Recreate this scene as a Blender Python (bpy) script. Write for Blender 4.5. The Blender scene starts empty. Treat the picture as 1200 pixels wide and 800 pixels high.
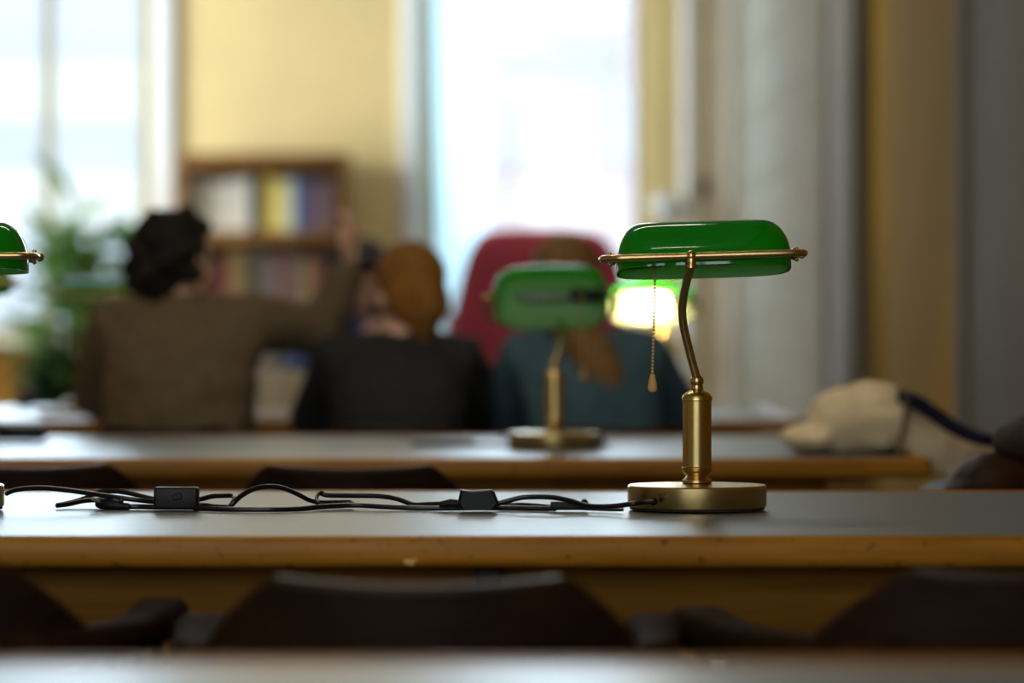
import bpy, bmesh, math, random
from mathutils import Vector, Matrix, Euler

random.seed(7)
R = math.radians
C = bpy.context.scene.collection
SC = bpy.context.scene

# ------------------------------------------------------------------ camera, world, light, exposure
F = 4000.0          # focal length in pixels of the 1200 px frame
CZ = 0.962          # camera height
TZ = 0.73           # table top height
cam_d = bpy.data.cameras.new('camera')
cam_d.lens = 120.0; cam_d.sensor_width = 36.0
cam_d.shift_y = -15 / 1200.0
cam_d.clip_start = 0.05; cam_d.clip_end = 300
cam_d.dof.use_dof = True
cam_d.dof.focus_distance = 4.37
cam_d.dof.aperture_fstop = 2.7
cam = bpy.data.objects.new('camera', cam_d); C.objects.link(cam)
cam.location = (0, 0, CZ); cam.rotation_euler = (R(90), 0, 0)
SC.camera = cam

SC.view_settings.view_transform = 'Standard'
SC.view_settings.look = 'None'
SC.view_settings.gamma = 1.0
SC.view_settings.use_curve_mapping = False
SC.view_settings.exposure = 0.0

SKY = 1.7
w = bpy.data.worlds.new('World'); SC.world = w; w.use_nodes = True
bg = w.node_tree.nodes['Background']
bg.inputs['Color'].default_value = (0.86, 0.93, 1.0, 1); bg.inputs['Strength'].default_value = SKY

XL, XR, YF, YB, ZC = -4.3, 1.15, -2.6, 17.5, 4.3      # the room
LEFT_WINDOWS = [(15.0, 16.8)]
FRONT_WINDOWS = [(-3.3, -2.1), (-1.6, -0.4), (0.1, 1.0)]
BACK_WINDOWS = [(-2.95, -1.84), (-0.46, 0.72)]
SILL, HEAD = 0.92, 3.7

def area(name, loc, rot, sx, sy, energy, col=(1, 1, 1), portal=False):
    l = bpy.data.lights.new(name, 'AREA'); l.shape = 'RECTANGLE'; l.size = sx; l.size_y = sy
    l.energy = energy; l.color = col
    if portal: l.cycles.is_portal = True
    o = bpy.data.objects.new(name, l); C.objects.link(o); o.location = loc; o.rotation_euler = rot
    return o

DAY = 470.0     # daylight entering by each window of the left wall
for k, (a, b) in enumerate(LEFT_WINDOWS):
    area('daylight', (XL - 0.42, (a + b) / 2, (SILL + HEAD) / 2), (0, R(-90), 0), HEAD - SILL, b - a, DAY, (0.86, 0.93, 1.0))
for k, (a, b) in enumerate(FRONT_WINDOWS):
    area('daylight', ((a + b) / 2, YF - 0.42, (SILL + HEAD) / 2), (R(90), 0, 0), b - a, HEAD - SILL, 48.0, (0.92, 0.96, 1.0))
for k, (a, b) in enumerate(BACK_WINDOWS):
    area('daylight', ((a + b) / 2, YB + 0.55, (SILL + HEAD) / 2 + 0.2), (R(-90), 0, 0), b - a, HEAD - SILL, (135.0, 145.0)[k], (0.68, 0.84, 1.0))
CEIL_W = 20.0

def P(px, py, d):
    return Vector(((px - 600) * d / F, d, CZ + (385 - py) * d / F))

# ------------------------------------------------------------------ mesh builder
class MB:
    def __init__(s): s.v = []; s.f = []; s.m = []
    def add(s, vs, fs, m=0):
        o = len(s.v); s.v += [Vector(p) for p in vs]
        for f in fs: s.f.append([i + o for i in f]); s.m.append(m)
        return s
    def box(s, c, size, bev=0.0, seg=2, rot=None, m=0):
        bm = bmesh.new(); bmesh.ops.create_cube(bm, size=1.0)
        for v in bm.verts: v.co = Vector((v.co.x * size[0], v.co.y * size[1], v.co.z * size[2]))
        if bev: bmesh.ops.bevel(bm, geom=bm.edges[:], offset=bev, segments=seg, profile=0.5, affect='EDGES')
        M = Matrix.Translation(c) @ (Euler(rot).to_matrix().to_4x4() if rot else Matrix.Identity(4))
        bm.verts.index_update()
        s.add([M @ v.co for v in bm.verts], [[v.index for v in f.verts] for f in bm.faces], m); bm.free()
        return s
    def rings(s, rings, cap0=True, cap1=True, closed=False, m=0):
        n = len(rings[0]); vs = [p for r in rings for p in r]; fs = []
        K = len(rings)
        for k in range(K if closed else K - 1):
            a = k * n; b = ((k + 1) % K) * n
            for i in range(n):
                j = (i + 1) % n
                fs.append([a + i, a + j, b + j, b + i])
        if not closed:
            if cap0: fs.append(list(range(n))[::-1])
            if cap1: fs.append([(K - 1) * n + i for i in range(n)])
        return s.add(vs, fs, m)
    def tube(s, pts, r, n=10, ell=None, m=0, round_caps=False, up=None):
        pts = [Vector(p) for p in pts]; K = len(pts)
        rs = list(r) if hasattr(r, '__len__') else [r] * K
        if round_caps:
            t0 = (pts[0] - pts[1]).normalized(); t1 = (pts[-1] - pts[-2]).normalized()
            a, b = pts[0], pts[-1]; r0, r1 = rs[0], rs[-1]
            pre = [(a + t0 * r0 * math.sin(x), r0 * math.cos(x)) for x in (R(82), R(58), R(30))]
            post = [(b + t1 * r1 * math.sin(x), r1 * math.cos(x)) for x in (R(30), R(58), R(82))]
            pts = [p for p, _ in pre] + pts + [p for p, _ in post]
            rs = [q for _, q in pre] + rs + [q for _, q in post]; K = len(pts)
        rg = []; nrm = None
        for k in range(K):
            t = (pts[min(k + 1, K - 1)] - pts[max(k - 1, 0)]).normalized()
            if up is not None: nrm = Vector(up)
            elif nrm is None: nrm = Vector((0, 0, 1)) if abs(t.z) < 0.9 else Vector((0, 1, 0))
            u = (nrm - t * nrm.dot(t))
            if u.length < 1e-5: u = Vector((1, 0, 0)) - t * t.x
            u.normalize(); nrm = u; b = t.cross(u)
            eu, eb = ell if ell else (1, 1)
            rg.append([pts[k] + u * math.cos(2 * math.pi * i / n) * rs[k] * eu + b * math.sin(2 * math.pi * i / n) * rs[k] * eb for i in range(n)])
        return s.rings(rg, m=m)
    def lathe(s, prof, n=32, c=(0, 0, 0), m=0):
        c = Vector(c)
        rg = [[c + Vector((r * math.cos(2 * math.pi * i / n), r * math.sin(2 * math.pi * i / n), z)) for i in range(n)] for r, z in prof]
        return s.rings(rg, m=m)
    def ball(s, c, r, n=16, rot=None, m=0):
        r = r if hasattr(r, '__len__') else (r, r, r)
        M = Matrix.Translation(c) @ (Euler(rot).to_matrix().to_4x4() if rot else Matrix.Identity(4))
        K = max(6, n // 2); rg = []
        for k in range(K + 1):
            a = -math.pi / 2 + math.pi * (0.02 + 0.96 * k / K)
            rg.append([M @ Vector((r[0] * math.cos(a) * math.cos(2 * math.pi * i / n), r[1] * math.cos(a) * math.sin(2 * math.pi * i / n), r[2] * math.sin(a))) for i in range(n)])
        return s.rings(rg, m=m)
    def prism(s, poly, vec, m=0):
        a = [Vector(p) for p in poly]; v = Vector(vec); return s.rings([a, [p + v for p in a]], m=m)
    def xf(s, M): s.v = [M @ p for p in s.v]; return s

def link(name, mb, mats, parent=None, smooth=35, loc=None, mods=()):
    me = bpy.data.meshes.new(name); me.from_pydata([tuple(p) for p in mb.v], [], mb.f)
    mats = mats if isinstance(mats, (list, tuple)) else [mats]
    for m in mats: me.materials.append(m)
    for p, i in zip(me.polygons, mb.m): p.material_index = i; p.use_smooth = smooth > 0
    bm = bmesh.new(); bm.from_mesh(me); bmesh.ops.recalc_face_normals(bm, faces=bm.faces[:]); bm.to_mesh(me); bm.free()
    if smooth > 0: me.set_sharp_from_angle(angle=R(smooth))
    me.update()
    o = bpy.data.objects.new(name, me); C.objects.link(o)
    if parent: o.parent = parent
    if loc is not None: o.location = loc
    return o

def tag(o, label, cat, group=None):
    o['label'] = label; o['category'] = cat
    if group: o['group'] = group
    return o
def thing(name, label, cat, loc=(0, 0, 0), rz=0, group=None):
    o = bpy.data.objects.new(name, None); C.objects.link(o); o.empty_display_size = 0.1
    o.location = loc; o.rotation_euler = (0, 0, rz); return tag(o, label, cat, group)
def struct(name, mb, mats, smooth=35):
    o = link(name, mb, mats, None, smooth); o['kind'] = 'structure'; return o
def copy_thing(r, loc, rz, label, group=None):
    q = r.copy(); C.objects.link(q); q.location = loc; q.rotation_euler = (0, 0, rz); q['label'] = label
    if group: q['group'] = group
    for ch in list(r.children):
        c = ch.copy(); C.objects.link(c); c.parent = q
        for g in ch.children:
            d = g.copy(); C.objects.link(d); d.parent = c
    return q

def smoothpath(pts, k=6):
    pts = [Vector(p) for p in pts]; out = []
    for i in range(len(pts) - 1):
        p0 = pts[max(i - 1, 0)]; p1 = pts[i]; p2 = pts[i + 1]; p3 = pts[min(i + 2, len(pts) - 1)]
        for j in range(k):
            t = j / k
            out.append(0.5 * ((2 * p1) + (p2 - p0) * t + (2 * p0 - 5 * p1 + 4 * p2 - p3) * t * t + (3 * p1 - p0 - 3 * p2 + p3) * t ** 3))
    out.append(pts[-1]); return out

# ------------------------------------------------------------------ materials
def nodes(name):
    m = bpy.data.materials.new(name); m.use_nodes = True; nt = m.node_tree
    return m, nt, nt.nodes['Principled BSDF']
def noise_mix(nt, c1, c2, scale=(1, 1, 1), ns=5.0, detail=4, lo=0.35, hi=0.65, coord='Object'):
    tc = nt.nodes.new('ShaderNodeTexCoord'); mp = nt.nodes.new('ShaderNodeMapping'); mp.inputs['Scale'].default_value = scale
    n = nt.nodes.new('ShaderNodeTexNoise'); n.inputs['Scale'].default_value = ns; n.inputs['Detail'].default_value = detail
    r = nt.nodes.new('ShaderNodeValToRGB')
    r.color_ramp.elements[0].position = lo; r.color_ramp.elements[0].color = (*c1, 1)
    r.color_ramp.elements[1].position = hi; r.color_ramp.elements[1].color = (*c2, 1)
    nt.links.new(tc.outputs[coord], mp.inputs[0]); nt.links.new(mp.outputs[0], n.inputs['Vector']); nt.links.new(n.outputs['Fac'], r.inputs[0])
    return r, n
def mat(name, c, rough=0.5, metal=0.0, var=0.12, scale=(1, 1, 1), ns=6.0, bump=0.0, coat=0.0, spec=0.5, sheen=0.0):
    m, nt, b = nodes(name)
    r, n = noise_mix(nt, tuple(x * (1 - var) for x in c), tuple(min(1, x * (1 + var)) for x in c), scale, ns)
    nt.links.new(r.outputs[0], b.inputs['Base Color'])
    b.inputs['Roughness'].default_value = rough; b.inputs['Metallic'].default_value = metal
    b.inputs['Coat Weight'].default_value = coat; b.inputs['Specular IOR Level'].default_value = spec
    b.inputs['Sheen Weight'].default_value = sheen
    if bump:
        bp = nt.nodes.new('ShaderNodeBump'); bp.inputs['Strength'].default_value = bump; bp.inputs['Distance'].default_value = 0.01
        nt.links.new(n.outputs['Fac'], bp.inputs['Height']); nt.links.new(bp.outputs[0], b.inputs['Normal'])
    return m
def wood(name, c1, c2, rough=0.4, axis='x', coat=0.0, spec=0.22):
    sc = {'x': (1.2, 14, 14), 'y': (14, 1.2, 14), 'z': (14, 14, 1.2)}[axis]
    m, nt, b = nodes(name)
    r, n = noise_mix(nt, c1, c2, sc, 4.0, 8, 0.3, 0.72)
    nt.links.new(r.outputs[0], b.inputs['Base Color']); b.inputs['Roughness'].default_value = rough; b.inputs['Coat Weight'].default_value = coat; b.inputs['Specular IOR Level'].default_value = spec
    bp = nt.nodes.new('ShaderNodeBump'); bp.inputs['Strength'].default_value = 0.08; bp.inputs['Distance'].default_value = 0.004
    nt.links.new(n.outputs['Fac'], bp.inputs['Height']); nt.links.new(bp.outputs[0], b.inputs['Normal'])
    return m
def thin_glass(name):
    m, nt, b = nodes(name); nt.nodes.remove(b)
    out = nt.nodes['Material Output']; t = nt.nodes.new('ShaderNodeBsdfTransparent'); t.inputs[0].default_value = (0.95, 0.97, 0.97, 1)
    g = nt.nodes.new('ShaderNodeBsdfGlossy'); g.inputs['Roughness'].default_value = 0.02
    fr = nt.nodes.new('ShaderNodeFresnel'); fr.inputs[0].default_value = 1.45
    mx = nt.nodes.new('ShaderNodeMixShader')
    nt.links.new(fr.outputs[0], mx.inputs[0]); nt.links.new(t.outputs[0], mx.inputs[1]); nt.links.new(g.outputs[0], mx.inputs[2]); nt.links.new(mx.outputs[0], out.inputs[0])
    return m
def translucent(name, c, tc, amount, rough=0.06, spec=0.5):
    m, nt, b = nodes(name)
    b.inputs['Base Color'].default_value = (*c, 1); b.inputs['Roughness'].default_value = rough; b.inputs['Specular IOR Level'].default_value = spec
    t = nt.nodes.new('ShaderNodeBsdfTranslucent'); t.inputs[0].default_value = (*tc, 1)
    mx = nt.nodes.new('ShaderNodeMixShader'); mx.inputs[0].default_value = amount
    nt.links.new(b.outputs[0], mx.inputs[1]); nt.links.new(t.outputs[0], mx.inputs[2]); nt.links.new(mx.outputs[0], nt.nodes['Material Output'].inputs[0])
    return m
def emit(name, c, s):
    m, nt, b = nodes(name); b.inputs['Base Color'].default_value = (*c, 1)
    b.inputs['Emission Color'].default_value = (*c, 1); b.inputs['Emission Strength'].default_value = s
    return m

M = {}
M['yellow'] = mat('yellow wall paint', (0.78, 0.60, 0.29), 0.9, var=0.04, ns=2.0, bump=0.05, spec=0.08)
M['shaded_yellow'] = mat('ochre wall paint', (0.31, 0.18, 0.005), 0.9, var=0.05, ns=2.0, bump=0.05, spec=0.08)  # yellow wall paint darkened: the side wall's dimmer light is put into the colour
M['greywall'] = mat('grey stone paint', (0.205, 0.184, 0.135), 0.9, var=0.07, ns=3.0, bump=0.08, spec=0.08)
M['greytrim'] = mat('grey trim paint', (0.205, 0.188, 0.155), 0.9, var=0.05, ns=3.0, spec=0.08)
M['white'] = mat('white paint', (0.78, 0.78, 0.76), 0.5, var=0.03)
M['beige'] = mat('beige window frame', (0.32, 0.28, 0.17), 0.6, var=0.05, spec=0.2)
M['cream'] = mat('cream paint', (0.80, 0.70, 0.52), 0.6, var=0.04)
M['ceiling'] = mat('ceiling plaster', (0.75, 0.73, 0.68), 0.8, var=0.03)
M['floor'] = wood('parquet floor', (0.14, 0.075, 0.03), (0.22, 0.12, 0.05), 0.4, 'y')
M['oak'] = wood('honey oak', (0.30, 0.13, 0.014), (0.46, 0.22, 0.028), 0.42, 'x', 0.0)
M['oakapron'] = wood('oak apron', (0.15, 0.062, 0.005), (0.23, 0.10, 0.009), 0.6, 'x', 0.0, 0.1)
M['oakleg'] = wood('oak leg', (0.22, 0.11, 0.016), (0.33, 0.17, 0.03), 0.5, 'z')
M['walnut'] = wood('dark stained chair wood', (0.010, 0.004, 0.002), (0.026, 0.010, 0.004), 0.5, 'x', 0.0, 0.25)
M['armwood'] = wood('dark arm wood', (0.012, 0.0055, 0.0025), (0.030, 0.013, 0.005), 0.75, 'x', 0.0, 0.02)
M['case'] = wood('brown bookcase wood', (0.17, 0.075, 0.02), (0.27, 0.125, 0.03), 0.45, 'z')
M['glass'] = thin_glass('window glass')
M['black'] = mat('black plastic', (0.006, 0.006, 0.007), 0.42, var=0.1, spec=0.22)
M['cord'] = mat('black cord', (0.006, 0.005, 0.008), 0.30, var=0.1, spec=0.4)
M['felt'] = mat('black felt', (0.01, 0.01, 0.01), 0.9)
M['chrome'] = mat('plug pins', (0.7, 0.7, 0.7), 0.2, 1.0, var=0.02)
M['knobwood'] = wood('light wood pull', (0.55, 0.33, 0.10), (0.68, 0.43, 0.15), 0.4, 'z')

def make_brass(name, aniso=True):
    m, nt, b = nodes(name)
    r, n = noise_mix(nt, (0.54, 0.39, 0.16), (0.62, 0.46, 0.20), (2, 2, 30), 3.0, 3, 0.2, 0.8)
    nt.links.new(r.outputs[0], b.inputs['Base Color']); b.inputs['Metallic'].default_value = 1.0
    b.inputs['Roughness'].default_value = 0.27
    bp = nt.nodes.new('ShaderNodeBump'); bp.inputs['Strength'].default_value = 0.015; bp.inputs['Distance'].default_value = 0.001
    nt.links.new(n.outputs['Fac'], bp.inputs['Height']); nt.links.new(bp.outputs[0], b.inputs['Normal'])
    return m
M['brass'] = make_brass('antique brass')
M['bead'] = mat('bead chain brass', (0.78, 0.58, 0.24), 0.4, 0.7, var=0.05)
M['shade_out'] = translucent('green glass', (0.004, 0.26, 0.008), (0.02, 0.75, 0.03), 0.42, 0.04, 0.6)
M['shade_in'] = translucent('unlit opal glass', (0.42, 0.68, 0.34), (0.55, 0.9, 0.45), 0.35, 0.2, 0.4)  # inner glass of unlit lamps, green of light through the shell painted in
M['shade_in_lit'] = translucent('lit opal glass', (0.80, 0.84, 0.66), (0.75, 0.9, 0.5), 0.45, 0.2, 0.4)  # same inner glass for the lit lamp, bulb light put into a whiter colour
M['bulb'] = mat('frosted bulb', (0.22, 0.32, 0.20), 0.35, var=0.02)
M['bulb_lit'] = emit('lit bulb', (1.0, 0.78, 0.42), 105.0)

def linoleum():
    m, nt, b = nodes('desk linoleum')
    r, n = noise_mix(nt, (0.070, 0.088, 0.094), (0.098, 0.120, 0.126), (1, 22, 1), 5.0, 6, 0.3, 0.7)
    nt.links.new(r.outputs[0], b.inputs['Base Color']); b.inputs['Roughness'].default_value = 0.36
    b.inputs['Specular IOR Level'].default_value = 1.0
    bp = nt.nodes.new('ShaderNodeBump'); bp.inputs['Strength'].default_value = 0.03; bp.inputs['Distance'].default_value = 0.002
    nt.links.new(n.outputs['Fac'], bp.inputs['Height']); nt.links.new(bp.outputs[0], b.inputs['Normal'])
    return m
M['lino'] = linoleum()

# ------------------------------------------------------------------ room shell
def wall_with_holes(u0, u1, z0, z1, holes, place):
    """boxes around window holes; place(u0,u1,z0,z1) -> (centre, size)"""
    mb = MB(); x = u0
    for a, b, s, h in sorted(holes):
        if a > x: mb.box(*place(x, a, z0, z1))
        mb.box(*place(a, b, z0, s)); mb.box(*place(a, b, h, z1)); x = b
    if x < u1: mb.box(*place(x, u1, z0, z1))
    return mb
TH = 0.4
back = lambda a, b, s, h: (((a + b) / 2, YB + TH / 2, (s + h) / 2), (b - a, TH, h - s))
front = lambda a, b, s, h: (((a + b) / 2, YF - TH / 2, (s + h) / 2), (b - a, TH, h - s))
left = lambda a, b, s, h: ((XL - TH / 2, (a + b) / 2, (s + h) / 2), (TH, b - a, h - s))
struct('floor', MB().box(((XL + XR) / 2, (YF + YB) / 2, -0.05), (XR - XL + 1.6, YB - YF + 1.6, 0.1)), M['floor'], 0)
struct('ceiling', MB().box(((XL + XR) / 2, (YF + YB) / 2, ZC + 0.05), (XR - XL + 1.6, YB - YF + 1.6, 0.1)), M['ceiling'], 0)
struct('wall_back', wall_with_holes(XL - TH, XR + TH, 0, ZC, [(a, b, SILL, HEAD) for a, b in BACK_WINDOWS], back), M['yellow'], 0)
struct('wall_front', wall_with_holes(XL - TH, XR + TH, 0, ZC, [(a, b, SILL, HEAD) for a, b in FRONT_WINDOWS], front), M['yellow'], 0)
struct('wall_left', wall_with_holes(YF, YB, 0, ZC, [(a, b, SILL, HEAD) for a, b in LEFT_WINDOWS], left), M['yellow'], 0)
struct('wall_right', MB().box((XR + TH / 2, (YF + YB) / 2, ZC / 2), (TH, YB - YF, ZC)), M['shaded_yellow'], 0)
struct('trim_1', MB().box((XR - 0.01, (8.5 + 6.3) / 2, ZC / 2), (0.05, 2.2, ZC), 0.008).box((XR - 0.02, 8.38, ZC / 2), (0.07, 0.14, ZC), 0.01), M['greytrim'], 30)
# grey panelled stretch at the far end, with rows of small raised bosses
gp = MB().box((XR - 0.005, 14.6, ZC / 2), (0.03, 5.4, ZC), 0.004)
for k in range(13):
    z = 0.4 + 0.31 * k
    for j in range(15):
        y = 12.35 + 0.32 * j
        gp.box((XR - 0.020, y, z), (0.008, 0.17, 0.10), 0.003, 1)
        gp.box((XR - 0.020, y, z + 0.15), (0.006, 0.06, 0.05), 0.002, 1)
struct('trim_2', gp, M['greywall'], 30)
struct('trim_3', MB().box((XR - 0.02, 11.45, ZC / 2), (0.07, 1.0, ZC), 0.01).box((XR - 0.045, 11.9, ZC / 2), (0.06, 0.16, ZC), 0.015), M['greytrim'], 30)
# far right corner: yellow pier, white pipe casing, cream recess, white corner strip
struct('trim_4', MB().box((0.765, YB - 0.02, ZC / 2), (0.20, 0.04, ZC), 0.006), M['yellow'], 30)
struct('trim_5', MB().tube([(0.895, YB - 0.08, 0), (0.895, YB - 0.08, ZC)], 0.034, 16), M['white'])
struct('trim_6', MB().box((1.01, YB - 0.02, ZC / 2), (0.16, 0.04, ZC), 0.004), M['cream'], 30)
struct('trim_7', MB().box((1.112, YB - 0.05, ZC / 2), (0.045, 0.10, ZC), 0.006), M['white'], 30)
struct('baseboard_back', MB().box(((XL + 0.66) / 2, YB - 0.012, 0.07), (0.66 - XL, 0.024, 0.14), 0.006), M['white'], 30)
struct('baseboard_left', MB().box((XL + 0.012, (YF + YB) / 2, 0.07), (0.024, YB - YF - 0.1, 0.14), 0.006), M['white'], 30)
struct('trim_8', MB().box((-2.42, YB - 0.015, 0.50), (1.5, 0.03, 0.72), 0.006).box((-2.42, YB - 0.03, 0.50), (1.2, 0.02, 0.5), 0.01), M['oak'], 30)

def window(name, a, b, axis, sides=(1, 1)):
    """frame, mullion, panes and casing; built for the back wall, turned for the others"""
    r = bpy.data.objects.new(name, None); C.objects.link(r); r['kind'] = 'structure'
    wd = b - a; h = HEAD - SILL; zc = (SILL + HEAD) / 2
    fr = MB()
    for s in (-1, 1): fr.box((s * (wd / 2 - 0.045), 0.16, zc), (0.09, 0.08, h), 0.008)
    for z in (SILL + 0.03, HEAD - 0.03): fr.box((0, 0.16, z), (wd - 0.18, 0.08, 0.06), 0.008)
    link('window_frame', fr, M['beige'], r, 30)
    if wd < 1.15: link('mullion', MB().box((0.0, 0.16, zc), (0.065, 0.07, h - 0.12), 0.008), M['beige'], r, 30)
    link('transom', MB().box((0, 0.16, 2.85), (wd - 0.18, 0.06, 0.06), 0.008), M['beige'], r, 30)
    link('pane', MB().box((0, 0.17, zc), (wd - 0.12, 0.006, h - 0.06)), M['glass'], r, 0)
    cs = MB()
    for s, on in ((-1, sides[0]), (1, sides[1])):
        if on: cs.box((s * (wd / 2 + 0.055), -0.02, zc), (0.11, 0.04, h), 0.01)
    if sides[0] and sides[1]: cs.box((0, -0.022, HEAD + 0.06), (wd + 0.24, 0.048, 0.12), 0.01)
    link('casing', cs, M['white'], r, 30)
    link('window_sill', MB().box((0, -0.03, SILL - 0.02), (wd + 0.14, 0.36, 0.045), 0.01), M['cream'], r, 30)
    if axis == 'back': r.location = ((a + b) / 2, YB, 0)
    elif axis == 'left': r.location = (XL, (a + b) / 2, 0); r.rotation_euler = (0, 0, R(90))
    else: r.location = ((a + b) / 2, YF, 0); r.rotation_euler = (0, 0, R(180))
    return r
n = 1
for a, b in BACK_WINDOWS: window('window_%d' % n, a, b, 'back', (1, 1) if n == 1 else (1, 0)); n += 1
for a, b in LEFT_WINDOWS: window('window_%d' % n, a, b, 'left'); n += 1
for a, b in FRONT_WINDOWS: window('window_%d' % n, a, b, 'front'); n += 1

# ceiling lamps of the reading room (above and behind the camera, out of view, they light the desks and glint on the glass)
for k, y in enumerate((1.2, 6.4, 11.6)):
    t = thing('ceiling_lamp', 'long white linear lamp hung under the ceiling, number %s from the far wall' % ('three', 'two', 'one')[k], 'lamp', (-0.35, y, ZC - 0.9))
    link('housing', MB().box((0, 0, 0.03), (1.5, 0.14, 0.06), 0.01), M['white'], t, 30)
    link('diffuser', MB().box((0, 0, -0.006), (1.44, 0.10, 0.012), 0.004), emit('lamp diffuser', (1.0, 0.90, 0.74), 6.0), t, 30)
    for s in (-1, 1): link('hanger', MB().tube([(s * 0.6, 0, 0.06), (s * 0.6, 0, 0.9)], 0.006, 8), M['chrome'], t)
    area('lamp_light', (-0.35, y, ZC - 0.93), (0, 0, 0), 1.4, 0.1, CEIL_W, (1.0, 0.88, 0.70))

# ------------------------------------------------------------------ buildings across the street
fac1 = mat('pale pink render', (0.90, 0.80, 0.84), 0.8, var=0.04, ns=0.6)
fac2 = mat('pale blue render', (0.76, 0.82, 0.90), 0.8, var=0.05, ns=0.6)
facw = mat('white facade band', (0.92, 0.92, 0.90), 0.7, var=0.02)
roofm = mat('grey roof', (0.80, 0.80, 0.86), 0.7)
winm = mat('distant window glass', (0.62, 0.68, 0.76), 0.3, var=0.1)
t = thing('building', 'pale blue building with white bands across the street, seen through the left window', 'building', (-24, 44, -7))
link('wall', MB().box((0, 4, 10), (42, 8, 20), 0.05), fac2, t, 30)
bd = MB()
for z in (9.6, 11.0, 12.8, 15.2): bd.box((0, -0.15, z), (42.2, 0.5, 0.75 if z < 12 else 0.4), 0.04)
link('cornice_band', bd, facw, t, 30)
for k in range(8):
    for j in range(2):
        link('window', MB().box((-16 + 4.2 * k, -0.06, 6.2 + 2.0 * j), (1.4, 0.2, 1.2), 0.03), winm, t, 30)
t = thing('building', 'pale pink building with a grey roof across the street, seen through the right window', 'building', (7.2, 46, -7))
link('wall', MB().box((0, 4, 5.1), (17, 8, 10.2), 0.05), fac1, t, 30)
link('roof', MB().prism([(-9, -0.4, 10.2), (-9, 8.4, 10.2), (-9, 4, 12.4)], (18, 0, 0)), roofm, t, 30)
link('chimney', MB().box((-5.2, 2.5, 12.1), (0.9, 0.9, 2.6), 0.05), fac1, t, 30)
for k in range(6):
    for j in range(3):
        link('window', MB().box((-6.6 + 2.6 * k, -0.03, 4.3 + 2.2 * j), (0.9, 0.16, 1.4), 0.03), facw if (k + j) % 3 else winm, t, 30)

# ------------------------------------------------------------------ tables
def table(label, y0, y1, x0, x1):
    t = thing('reading_table', label, 'table', ((x0 + x1) / 2, (y0 + y1) / 2, 0), 0, 'reading tables in rows')
    L = x1 - x0; D = y1 - y0; h = 0.036; bw = 0.032
    top = MB().box((0, 0, TZ - h / 2 - 0.001), (L - 2 * bw, D - 2 * bw, h - 0.002))
    tp = link('tabletop', top, M['lino'], t, 0)
    rim = MB()
    rim.box((0, -D / 2 + bw / 2, TZ - h / 2), (L, bw, h), 0.012, 3)
    rim.box((0, D / 2 - bw / 2, TZ - h / 2), (L, bw, h), 0.012, 3)
    for s in (-1, 1): rim.box((s * (L / 2 - bw / 2), 0, TZ - h / 2), (bw, D - 2 * bw + 0.02, h), 0.012, 3)
    link('edge_band', rim, M['oakedge'] if 'oakedge' in M else M['oak'], t, 40)
    ap = 0.10
    for s in (-1, 1):
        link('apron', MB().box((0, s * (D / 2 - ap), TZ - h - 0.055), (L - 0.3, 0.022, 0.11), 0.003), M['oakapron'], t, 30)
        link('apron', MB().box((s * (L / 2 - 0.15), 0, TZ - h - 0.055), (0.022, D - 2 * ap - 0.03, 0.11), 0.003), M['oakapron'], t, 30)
    for sx in (-1, 1):
        for sy in (-1, 1):
            lg = MB(); w0, w1 = 0.035, 0.024
            rg = [[Vector((sx * (L / 2 - 0.15) + a * q, sy * (D / 2 - ap) + b * q, z)) for a, b in ((-1, -1), (1, -1), (1, 1), (-1, 1))] for q, z in ((w1, 0.0), (w0, 0.5), (w0, TZ - h))]
            lg.rings(rg); link('leg', lg, M['oakleg'], t, 30)
    link('stretcher', MB().box((0, 0, 0.16), (L - 0.3, 0.03, 0.06), 0.006), M['oakleg'], t, 30)
    for sx in (-1, 1): link('stretcher', MB().box((sx * (L / 2 - 0.15), 0, 0.16), (0.028, D - 2 * ap - 0.045, 0.05), 0.006), M['oakleg'], t, 30)
    return t
def worn_edge():
    """honey oak with a small pale chip and speckled grain"""
    m = wood('oak edge', (0.25, 0.100, 0.007), (0.41, 0.18, 0.016), 0.42, 'x', 0.0)
    nt = m.node_tree; b = nt.nodes['Principled BSDF']; lk = b.inputs['Base Color'].links[0].from_socket
    tc = nt.nodes.new('ShaderNodeTexCoord'); n = nt.nodes.new('ShaderNodeTexNoise'); n.inputs['Scale'].default_value = 70
    nt.links.new(tc.outputs['Object'], n.inputs['Vector'])
    r = nt.nodes.new('ShaderNodeValToRGB'); r.color_ramp.elements[0].position = 0.66; r.color_ramp.elements[1].position = 0.74
    nt.links.new(n.outputs['Fac'], r.inputs[0])
    mx = nt.nodes.new('ShaderNodeMix'); mx.data_type = 'RGBA'
    nt.links.new(r.outputs[0], mx.inputs['Factor']); nt.links.new(lk, mx.inputs['A']); mx.inputs['B'].default_value = (0.14, 0.06, 0.01, 1)
    nt.links.new(mx.outputs['Result'], b.inputs['Base Color']); return m
M['oakedge'] = worn_edge()
TX0, TX1 = -2.1, 0.765
T0 = table('blurred reading table along the bottom edge, nearest of all', 1.31, 2.41, TX0, TX1)
T1 = table('grey topped oak reading table carrying the sharp brass lamp and black cords', 3.815, 4.925, TX0, 0.80)
T2 = table('grey topped oak reading table behind the sharp lamp, with a cream bag on its end', 6.11, 7.46, TX0, 0.755)
T3 = table('farthest reading table, where the three people sit, with the lit lamp on it', 8.70, 10.2, TX0, 0.755)
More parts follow.
